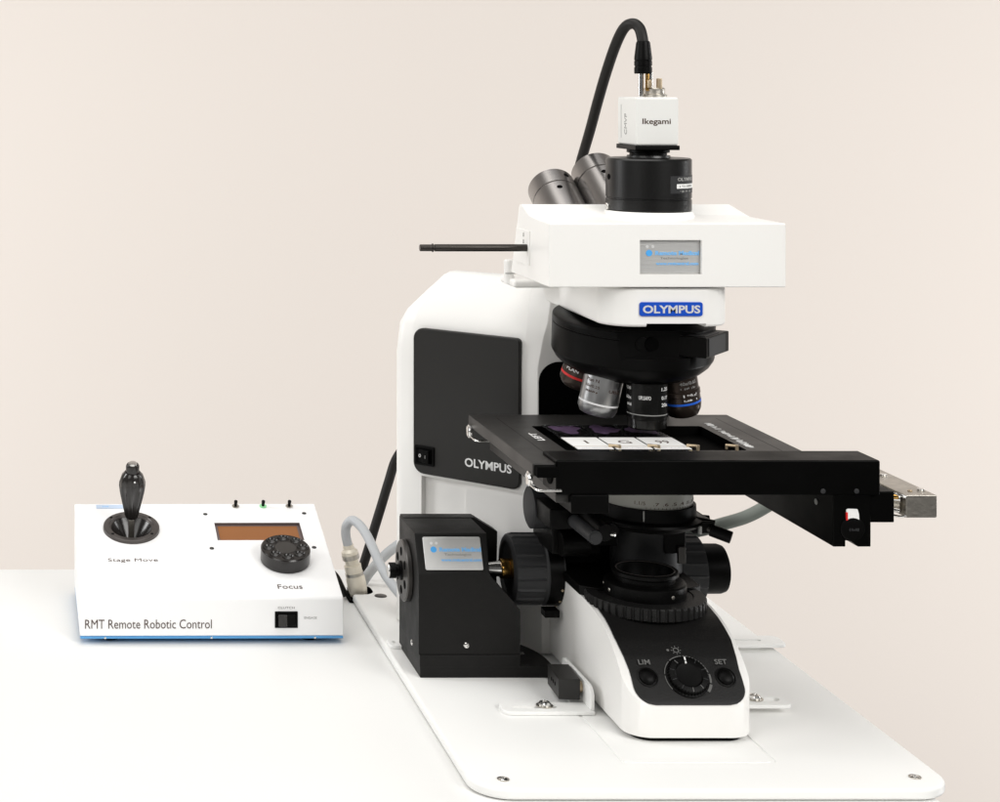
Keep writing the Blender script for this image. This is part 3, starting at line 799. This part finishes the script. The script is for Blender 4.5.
# ================================================================== SLIDES
names = [('1', 'leftmost', 'slide with white label marked 1, at the left end of the stage opening'),
         ('G', 'mid', 'slide whose white label carries a curly G, between the other two slides'),
         ('99', 'right', 'microscope slide with white label marked 99, under the black objective')]
slide0 = None
for k, (tx, _, lab) in enumerate(names):
    x0 = -59 + 24.0*k
    s = thing('microscope_slide', lab, 'slide', (x0 + 12, -8, 174), 0, 'slides lying in the stage opening')
    m = MB(); m.box(x0, x0+23.2, -45.5, 31, 174.1, 175.1, GLASS, .08, 1); m.build('glass', s)
    m = MB()
    ts = []
    for q in range(22):
        a = 2*PI*q/22; rr = 1 + .22*math.sin(3*a + k*2) + .14*random.uniform(-1, 1)
        ts.append((x0 + 11.6 + 9.2*rr*math.cos(a)*.92, 14 + 14*rr*math.sin(a)*.9))
    m.prism(ts, 'z', 175.44, 175.52, TISSUE, 0); m.build('tissue', s)
    m = MB(); m.box(x0+.9, x0+22.6, -9, 28, 175.24, 175.42, COVER, .03, 1); m.build('cover_slip', s)
    m = MB(); m.box(x0+.4, x0+22.8, -37, -11, 175.12, 175.5, PAPER, .05, 1); m.box(x0+.6, x0+22.8, -45.2, -38.4, 175.12, 175.5, PAPER, .05, 1); m.box(x0+.4, x0+22.8, -38.2, -37.2, 175.12, 175.45, BRASSC, 0)
    m.text(tx, (x0+12, -25, 175.55), X, Y, 1.4 if tx == '1' else 8, 8.5, DTXT, .0, .04)
    m.marks((x0+12, -42, 175.52), X, Y, 16, 1.4, CABLEG, 14, .03)
    m.build('paper_label', s)

# ================================================================== FOCUS MOTOR BOX
mo = thing('focus_motor_box', 'black motor box with slanted silver sticker standing left of the microscope', 'motor box', (-112, 65, PT))
m = MB()
rings = []
def fr(y, zt):                       # outline in xz, right side leans outwards
    return [Vector((a, y, b)) for a, b in ((-139, 22), (-71.5, 22), (-71.5, 52), (-93.5 if zt > 90 else -93, min(zt, 99.5)), (-139, min(zt, 99.5)))]
m.prism([(34.6, 22), (34.6, 75.5), (47.4, 99.4), (96, 99.4), (96, 22)], 'x', -139, -60, CRACK, 0)
wed = MB(); wed.prism([(-71.5, 10), (-71.5, 52), (-92, 75.5), (-90.5, 101), (-90.5, 120), (-40, 120), (-40, 10)], 'y', 0, 140, CRACK, 0)
m.cut(wed)
es = [e for e in m.bm.edges if len(e.link_faces) == 2 and e.calc_face_angle(0) > rad(20)]
bmesh.ops.bevel(m.bm, geom=es, offset=.7, offset_type='OFFSET', segments=3, profile=.5, affect='EDGES', clamp_overlap=True)
m.build('case', mo)
m = MB()
m.prism([(-138, 22), (-73, 22), (-73, 60), (-72.5, 90), (-88.5, 99.8), (-138, 99.8)], 'y', 88, 99, CRACK, .6)
m.build('back_plate', mo)
m = MB()
arc = [(-50 - 22*math.cos(rad(a)) + 0, 40 + 40*math.sin(rad(a))) for a in ()]
pl = [(-138.2, 34), (-52, 34), (-50, 36), (-50, 44)] + [(-50 - 28*(1 - math.cos(rad(a))), 44 + 46*math.sin(rad(a))) for a in range(10, 91, 10)] + [(-138.2, 100)]
m.prism(pl, 'z', PT + .1, 15, CRACK, .5)
m.box(-138.4, -71.8, 33.8, 99, 14, 22.2, CRACK, .5)
m.marks((-64.5, 60, 15.05), X, Y, 5.2, 7, GTXT, 5, .05)
m.build('base_flange', mo)
for c, a in (((-107.5, 34.6, 28.5), -Y), ((-139, 53, 24.5), -X)):
    m = MB(); screw(m, c, 2.0, CHROME, a, 1.3); m.build('screw', mo)
m = MB()
sl_ = math.atan2(47.4-34.6, 99.4-75.5)
sticker(m, Matrix.Translation((-115.0, 41.0, 87.45)) @ Matrix.Rotation(-sl_, 4, 'X'), 38.5, 22)
m.build('name_plate', mo)
DO = Vector((-139, 71, 68))
m = MB()
m.lathe([(0, 0), (20, 0), (20.6, .6), (20.6, 3), (19.8, 3.8), (17, 3.9), (9, 4.0), (0, 4.0)], DO, -X, DISC, 80)
for a in range(30, 390, 60):
    d = Vector((0, math.cos(rad(a)), math.sin(rad(a)))); m.cyl(DO + d*13 - X*3.5, DO + d*13 - X*4.15, 3.0, VOID, seg=20, bevel=.1)
m.build('encoder_disc', mo)
m = MB()
m.lathe([(0, 3), (6.5, 3), (6.5, 5), (4.2, 6), (4.2, 7.5), (5.3, 8), (5.3, 12), (4.6, 12.6), (0, 12.6)], DO, -X, BLACK, 40)
m.lathe([(0, 12.55), (4.7, 12.55), (4.5, 13.2), (0, 13.3)], DO, -X, CHROME, 40)
m.build('hand_knob', mo)
m = MB()
m.lathe([(0, 67.5), (6.8, 67.5), (6.8, 70), (6.2, 70.4), (6.8, 70.8), (6.8, 76), (6.2, 76.5), (0, 76.5)], KO, -X, GOLD, 40)
m.lathe([(0, 76), (5.4, 76), (4.4, 86), (0, 88)], KO, -X, CHROME, 40)
m.build('shaft_coupling', mo)

# ================================================================== BRACKETS, STOP BLOCK
def bracket(name, lab, poly, z0, slot, scr, tab=None):
    b = thing(name, lab, 'bracket', (scr[0], scr[1], PT), 0, 'slotted white brackets beside the foot of the microscope')
    m = MB(); m.prism(poly, 'z', z0, z0+2.4, PLATEW, .5)
    c = MB(); c.prism(rrect(*slot, min(slot[1]-slot[0], slot[3]-slot[2])*.49), 'z', z0-2, z0+6, PLATEW, 0); m.cut(c)
    if tab: tab(m)
    m.build('plate', b)
    m = MB(); m.lathe([(0, 0), (5.2, 0), (5.2, .6), (0, .6)], (scr[0], scr[1], z0+2.4), Z, STEEL, 28); screw(m, (scr[0], scr[1], z0+3.0), 3.9, CHROME, Z, 2.4); m.build('screw', b)
def tabL(m):
    m.prism(rpoly([(-33, 9.4), (27, 9.4), (27, 24), (-18, 24), (-33, 24)], [1, 1, 4, 4, 13]), 'x', -46.6, -44.2, PLATEW, .6)
bracket('bracket', 'white angled bracket on the left of the microscope foot, beside the small black block',
        rrect(-101, -44.4, -35, -17.5, [5, 1, 1, 5]), PT+.1, (-94, -66, -28.6, -24), (-73, -24.5), tabL)
bracket('bracket', 'white slotted bracket right of the microscope foot, nearest the front corner of the plate',
        rrect(36, 79, -34, -17, [1, 4, 4, 1]), PT+4, (62, 75, -27, -20), (59.5, -23.4))
bracket('bracket', 'white slotted bracket right of the microscope, behind the other one by the plate edge',
        rrect(40, 128, 86, 106, [1, 5, 5, 1]), PT+3, (62, 113, 93.5, 97.5), (48, 96))
bracket('bracket', 'short white bracket peeping out left of the black motor box',
        rrect(-146, -100, 92, 110, [5, 1, 1, 5]), PT+.1, (-143, -140.5, 98, 103), (-128, 102))
sb = thing('stop_block', 'small dark grey block with three holes against the left bracket', 'block', (-60, -10, 9.5))
m = MB(); m.M = Matrix.Translation((-62.5, -19, 0)) @ Matrix.Rotation(rad(-3), 4, 'Z')
m.box(0, 13.5, 0, 29, 11.5, 24.5, PANEL, .5)
for yy in (9, 13.5, 18): m.cyl((.05, yy, 18.5), (-.15, yy, 18.5), 1.3, VOID, seg=16, bevel=0)
m.cyl((13.4, 6, 18), (16, 6, 18), 3.6, BRASSC, seg=20)
m.build('block', sb)

# ================================================================== CONTROL BOX
cb = thing('control_box', 'white desktop control box with joystick and focus dial left of the microscope', 'control box', (-360.9, 125.4, 0), rad(.35), local=True)
K = .3033; SA = math.atan(K)
Wd = 188.5; Dp = 122.0
def CP(x, y, h=0): return Vector((x - .03*y, y, 33 + K*y)) + Vector((0, -math.sin(SA), math.cos(SA)))*h
CU = X; CV = Vector((0, math.cos(SA), math.sin(SA))); CN = CU.cross(CV)
def CM(x, y): return Matrix.Translation(CP(x, y)) @ Matrix((CU, CV, CN)).transposed().to_4x4()
m = MB()
outer = rpoly([(0, 5.5), (.6, 33), (122, 70), (124.5, 70), (124.5, 8)], [0, 3.5, 1.5, 1.5, 0])
m.prism(outer, 'x', 0, Wd, CONW, .8)
cu = MB(); cu.M = CM(45, 88); cu.cyl((0, 0, -30), (0, 0, 5), 17.5, CONW, bevel=0, seg=64); m.cut(cu)
cu = MB(); cu.M = CM(-2.7, 0); cu.box(109.4, 175, 75.8, 100.5, -2.6, 5, LCDB, 0); m.cut(cu)
# underside cut so the blue base shows at the ends
cu = MB(); cu.prism([(-5, 0), (2.4, 0), (2.4, 9), (60, 22), (119, 34), (122.5, 34), (122.5, 0), (130, 0), (130, -5), (-5, -5)], 'x', -5, 2.0, CONW, 0)
m.text('Stage Move', CP(42.3, 46.2, .03), CU, CV, 37, 5.6, DTXT, -.004, .05)
m.text('Focus', CP(152.6, 13.2, .03), CU, CV, 17.8, 5.4, DTXT, -.004, .05)
lz = lambda z: .1 + .6*(z-5.5)/27.5
LV = Vector((0, .02, 1)).normalized()
m.text('RMT Remote Robotic Control', (49, -.02, 14.2), X, LV, 90.5, 6.4, DTXT, -.006, .1)
m.text('CLUTCH', (147.6, .3, 25.6), X, LV, 12, 1.5, GTXT, 0, .1)
m.text('ENGAGE', (165.0, .2, 18.4), X, LV, 9, 1.5, GTXT, 0, .1)
m.prism([(28, -.02), (28, .02)], 'x', 0, 0, CONW, 0) if False else None
m.build('top_cover', cb, origin=(0, 0, 0))
m = MB()
m.prism([(-.6, 3.9), (-.6, 5.4), (3, 5.45), (3, 30.5), (119, 65.5), (121.5, 65.5), (121.5, 3.9)], 'x', .25, Wd-.25, BLUE, .3)
cu = MB(); cu.M = CM(45, 88); cu.cyl((0, 0, -30), (0, 0, 9), 17.7, VOID, bevel=0, seg=48); m.cut(cu)
cu = MB(); cu.M = CM(-2.7, 0); cu.box(108, 176, 74, 102, -9, 5, VOID, 0); m.cut(cu)
for xx in (18, 94, 168): m.cyl((xx, -.4, 4.6), (xx, -1.0, 4.6), .8, CHROME, seg=14, bevel=.1)
m.build('base_shell', cb, origin=(0, 0, 0))
for xx, yy in ((22, 14), (166, 14), (22, 110), (166, 110)):
    m = MB(); m.cyl((xx, yy, 0), (xx, yy, 4.0), 6.5, BLACK, seg=28); m.build('rubber_foot', cb, origin=(0, 0, 0))
# joystick
m = MB(); m.M = CM(45, 88)
m.lathe([(15.4, -2), (15.4, 1.2), (16.0, 1.9), (16.8, 2.0), (17.4, 2.9), (20.3, 2.9), (21.3, 2.2), (21.6, 0), (15.4, -2)], (0, 0, 0), Z, BEZEL, 96)
for a in (38, 142, 218, 322): m.cyl((18.9*math.cos(rad(a)), 18.9*math.sin(rad(a)), 2.6), (18.9*math.cos(rad(a)), 18.9*math.sin(rad(a)), 3.2), 1.2, BLACK, seg=16, bevel=.2)
m.lathe([(15.6, 1.0), (15.2, .6), (11, -5.5), (5.5, -12.5), (3, -13), (0, -13), (0, -15), (17, -15), (17, .5), (15.6, 1.0)], (0, 0, 0), Z, DIALM, 96)
m.build('joystick_bezel', cb, origin=(0, 0, 0))
m = MB(); m.M = CM(45, 88)
# lobed grip
t = bmesh.new(); rows = []
gp = [(3.4, 9.5), (5.0, 11), (6.9, 20), (9.2, 31), (10.0, 37), (10.0, 40.5), (8.2, 46), (5.8, 48.9)]
for r, h in gp:
    row = []
    for k in range(72):
        a = 2*PI*k/72; f = max(0, min(1, (44 - h)/10)) * (0 if h < 9.6 else 1)
        row.append(t.verts.new(((r - f*1.4*abs(math.sin(a*6.0)))*math.cos(a), (r - f*1.4*abs(math.sin(a*6.0)))*math.sin(a), h)))
    rows.append(row)
for a, b2 in zip(rows, rows[1:]):
    for k in range(72): t.faces.new([a[k], a[(k+1) % 72], b2[(k+1) % 72], b2[k]])
t.faces.new(rows[0][::-1]); t.faces.new(rows[-1])
m.add(t, DIALM)
m.lathe([(0, 48.8), (5.0, 48.8), (5.1, 51), (5.1, 54), (4.4, 55.2), (0, 55.6)], (0, 0, 0), Z, DIALM, 48)
m.lathe([(0, 55.2), (3.4, 55.2), (3.0, 56.6), (0, 56.9)], (0, 0, 0), Z, CHROME, 32)
m.cyl((0, 0, -12.8), (0, 0, 10), 2.3, STEEL, seg=24); m.lathe([(0, -13), (5, -13), (4.4, -11), (0, -10.5)], (0, 0, 0), Z, STEEL, 24)
m.cyl((1.2, -8.6, 45), (1.2, -9.2, 44.8), .7, WTXT, seg=10, bevel=.1)
m.build('joystick_handle', cb, origin=(0, 0, 0))
m = MB(); m.M = CM(-2.7, 0)
m.box(109.5, 174.9, 75.9, 100.4, -2.7, -2.2, LCDB, 0); m.box(111.8, 172.6, 78.0, 98.4, -2.25, -1.9, LCD, 0)
m.build('lcd_screen', cb, origin=(0, 0, 0))
for c in ((104.5, 113), (181.5, 114.0), (103, 64.5), (180, 65.5)):
    m = MB(); m.M = CM(0, 0); m.lathe([(0, .5), (1.0, .5), (1.7, .2), (1.7, -.2), (0, -.2)], (c[0] - .03*c[1], c[1], 0), Z, DIALM, 18); m.build('screw', cb, origin=(0, 0, 0))
for xx, gd in ((129.5, 0), (151, 1), (171.5, 0)):
    m = MB(); m.M = CM(xx, 119)
    m.cyl((0, 0, 0), (0, 0, .8), 2.8, GLED if gd else STEEL, seg=24, bevel=.2)
    m.cyl((0, 0, .5), (0, -1.0, 5.5), 1.1, BLACK, r1=1.4, seg=16, bevel=.3); m.build('toggle_switch', cb, origin=(0, 0, 0))
m = MB(); m.M = CM(155, 46)
m.lathe([(0, .4), (18, .4), (18.2, 1), (18.2, 10), (17.4, 10.8), (0, 10.8)], (0, 0, 0), Z, DIALM, 96)
for k in range(8):
    a = rad(90 + 45*k); t = bmesh.new(); bmesh.ops.create_uvsphere(t, u_segments=32, v_segments=24, radius=5.5)
    bmesh.ops.translate(t, verts=t.verts, vec=(12.6*math.cos(a), 12.6*math.sin(a), 10.8 + 3.1)); cu = MB(); cu.M = CM(155, 46); cu.add(t, DIALM); m.cut(cu)
m.lathe([(0, 10.7), (7.6, 10.7), (7.4, 11.0), (0, 11.1)], (0, 0, 0), Z, DISC, 48)
m.build('focus_dial', cb, origin=(0, 0, 0))
m = MB(); m.M = Matrix.Rotation(rad(-1.2), 4, 'X')
m.box(139.4, 155.8, -.9, 2, 11.3, 23.0, BLACK, .4); m.box(140.6, 154.6, -1.3, 2, 12.4, 21.8, VOID, .2); m.box(141.6, 148, -3.4, 0, 12.8, 21.2, DIALM, .6); m.box(148, 154, -2.0, 0, 12.8, 21.2, BLACK, .4)
m.build('rocker_switch', cb, origin=(0, 0, 0))
m = MB(); m.M = CM(-3.7, 0)
m.box(20.5, 42, 121.4, 126.6, .05, .35, TAPE, 0); m.marks((28, 124, .32), X, Y, 5, 1.5, LBTXT, 4, .05)
m.build('tape_strip', cb, origin=(0, 0, 0))

# ================================================================== CABLES AT THE BACK LEFT
cd = Vector((.35, -.1, -1)).normalized()
gc = thing('grey_cable', 'grey cable looping from an ivory connector standing in the cable hole of the plate', 'cable', (-140, 232, PT))
m = MB()
m.lathe([(0, -8), (5.5, -8), (7.4, 4), (7.4, 12), (6.6, 14), (6.6, 22), (5.2, 22.4), (5.2, 26), (6.4, 26.4), (6.4, 33), (4.2, 35), (4.2, 38), (0, 38)], (-141.5, 234, 5), -Vector((.22, 0, -1)).normalized(), CONN, 48)
ca = -Vector((.22, 0, -1)).normalized(); co = Vector((-141.5, 234, 5))
for h0, h1, r in ((14, 16.2, 7.0), (27, 30.5, 6.7)): m.lathe([(r-.5, h0), (r, h0), (r, h1), (r-.5, h1), (r-.5, h0)], co, ca, STEEL, 40)
m.build('connector', gc)
m = MB()
e0 = co + ca*36
m.tube([e0, e0 + ca*10, e0 + Vector((-1.5, -2, 18)), e0 + Vector((3, -8, 22.5)), e0 + Vector((10, -22, 15)), e0 + Vector((19, -52, -8)), e0 + Vector((32, -82, -22)), e0 + Vector((46, -104, -29)), e0 + Vector((70, -112, -32))], 3.6, CABLEG, 20, 12)
m.build('cord', gc)
c2 = MB(); c2.tube([(-136, 248, 8), (-130, 246, 18), (-118, 244, 32), (-104, 250, 40), (-90, 262, 44)], 3.8, CABLEG, 18, 12)
o = c2.build('grey_cable', None, (-136, 248, 8)); tag(o, 'grey cable arching from the plate up behind the rear housing', 'cable')
c3 = MB(); c3.tube([(-138, 262, 4), (-134, 262, 14), (-128.8, 262, 30), (-123.5, 262, 48), (-117.7, 263, 66), (-112, 264, 84), (-106, 264, 102), (-98, 254, 117), (-92, 230, 124), (-90, 204, 126)], 3.7, CABLEB, 20, 12)
o = c3.build('power_cable', None, (-138, 262, 4)); tag(o, 'black power cable curving up behind the left edge of the rear housing', 'cable')
c4 = MB(); c4.tube([(30, 82, 88), (50, 88, 88), (68.7, 90, 90.5), (84, 90, 94.7), (100, 90, 99.5), (113.8, 90, 106.5), (127.7, 88, 117), (134, 70, 130), (140, 40, 140), (143, 28, 143)], 4.4, CABLED, 18, 12)
o = c4.build('stage_cable', None, (24, 60, 112)); tag(o, 'grey green cable running beneath the stage to its drive bracket', 'cable')
# black cable clamp leaning in the hole beside the connector
c5 = MB()
c5.tube([(-166, 228, 24), (-160, 230, 18), (-155, 232, 8), (-152.5, 234, 3.8)], 3.2, CABLEB, 14, 8)
o = c5.build('black_cable', None, (-152, 234, 3)); tag(o, 'short black cable bending into the cable hole behind the control box', 'cable')

# ================================================================== CAMERA
cam = bpy.data.cameras.new('camera'); co_ = bpy.data.objects.new('camera', cam); COL.objects.link(co_)
co_.location = (-.3966, -1.125, .403); co_.rotation_euler = (rad(90), 0, 0)
cam.sensor_fit = 'HORIZONTAL'; cam.sensor_width = 36; cam.lens = 63.0
cam.shift_x = .47; cam.shift_y = -.321; cam.clip_start = .02; cam.clip_end = 60
scn.camera = co_

# ================================================================== LIGHT
w = bpy.data.worlds.new('World'); scn.world = w; w.use_nodes = True
bg = w.node_tree.nodes['Background']; bg.inputs['Color'].default_value = (1, .985, .965, 1); bg.inputs['Strength'].default_value = .10
def area(name, loc, target, sx, sy, power, color=(1, 1, 1), spread=180):
    l = bpy.data.lights.new(name, 'AREA'); l.shape = 'RECTANGLE'; l.size = sx; l.size_y = sy; l.energy = power; l.color = color; l.spread = rad(spread)
    o = bpy.data.objects.new(name, l); COL.objects.link(o); o.location = loc
    o.rotation_euler = (Vector(target) - Vector(loc)).to_track_quat('-Z', 'Y').to_euler()
    return o
area('softbox_top', (-.35, -.05, 1.45), (-.15, .05, 0), 1.5, 1.1, 13, (1, .985, .96))
area('softbox_key', (-1.25, -1.0, 1.0), (-.05, 0, .15), .9, .9, 8, (1, .985, .96))
area('softbox_fill', (.85, -1.5, 1.2), (.05, 0, .12), 1.1, .9, 27.5, (1, .985, .96))
for sx in (-1, 1):
    for zz in (-1.0, .75):
        area('backdrop_lamp', (.40 + sx*2.3, .5, zz), (.38 + sx*.2, 2.2, zz*.6 - .02), .8, .8, (20.9 + 1.6*(sx > 0)) * (1.12 if zz < 0 else .97))

area('backdrop_lamp', (.36, .7, 2.1), (.36, 2.2, .1), 1.0, .6, 5)

scn.view_settings.view_transform = 'Standard'; scn.view_settings.look = 'None'; scn.view_settings.exposure = 0; scn.view_settings.gamma = 1
scn.cycles.use_denoising = True
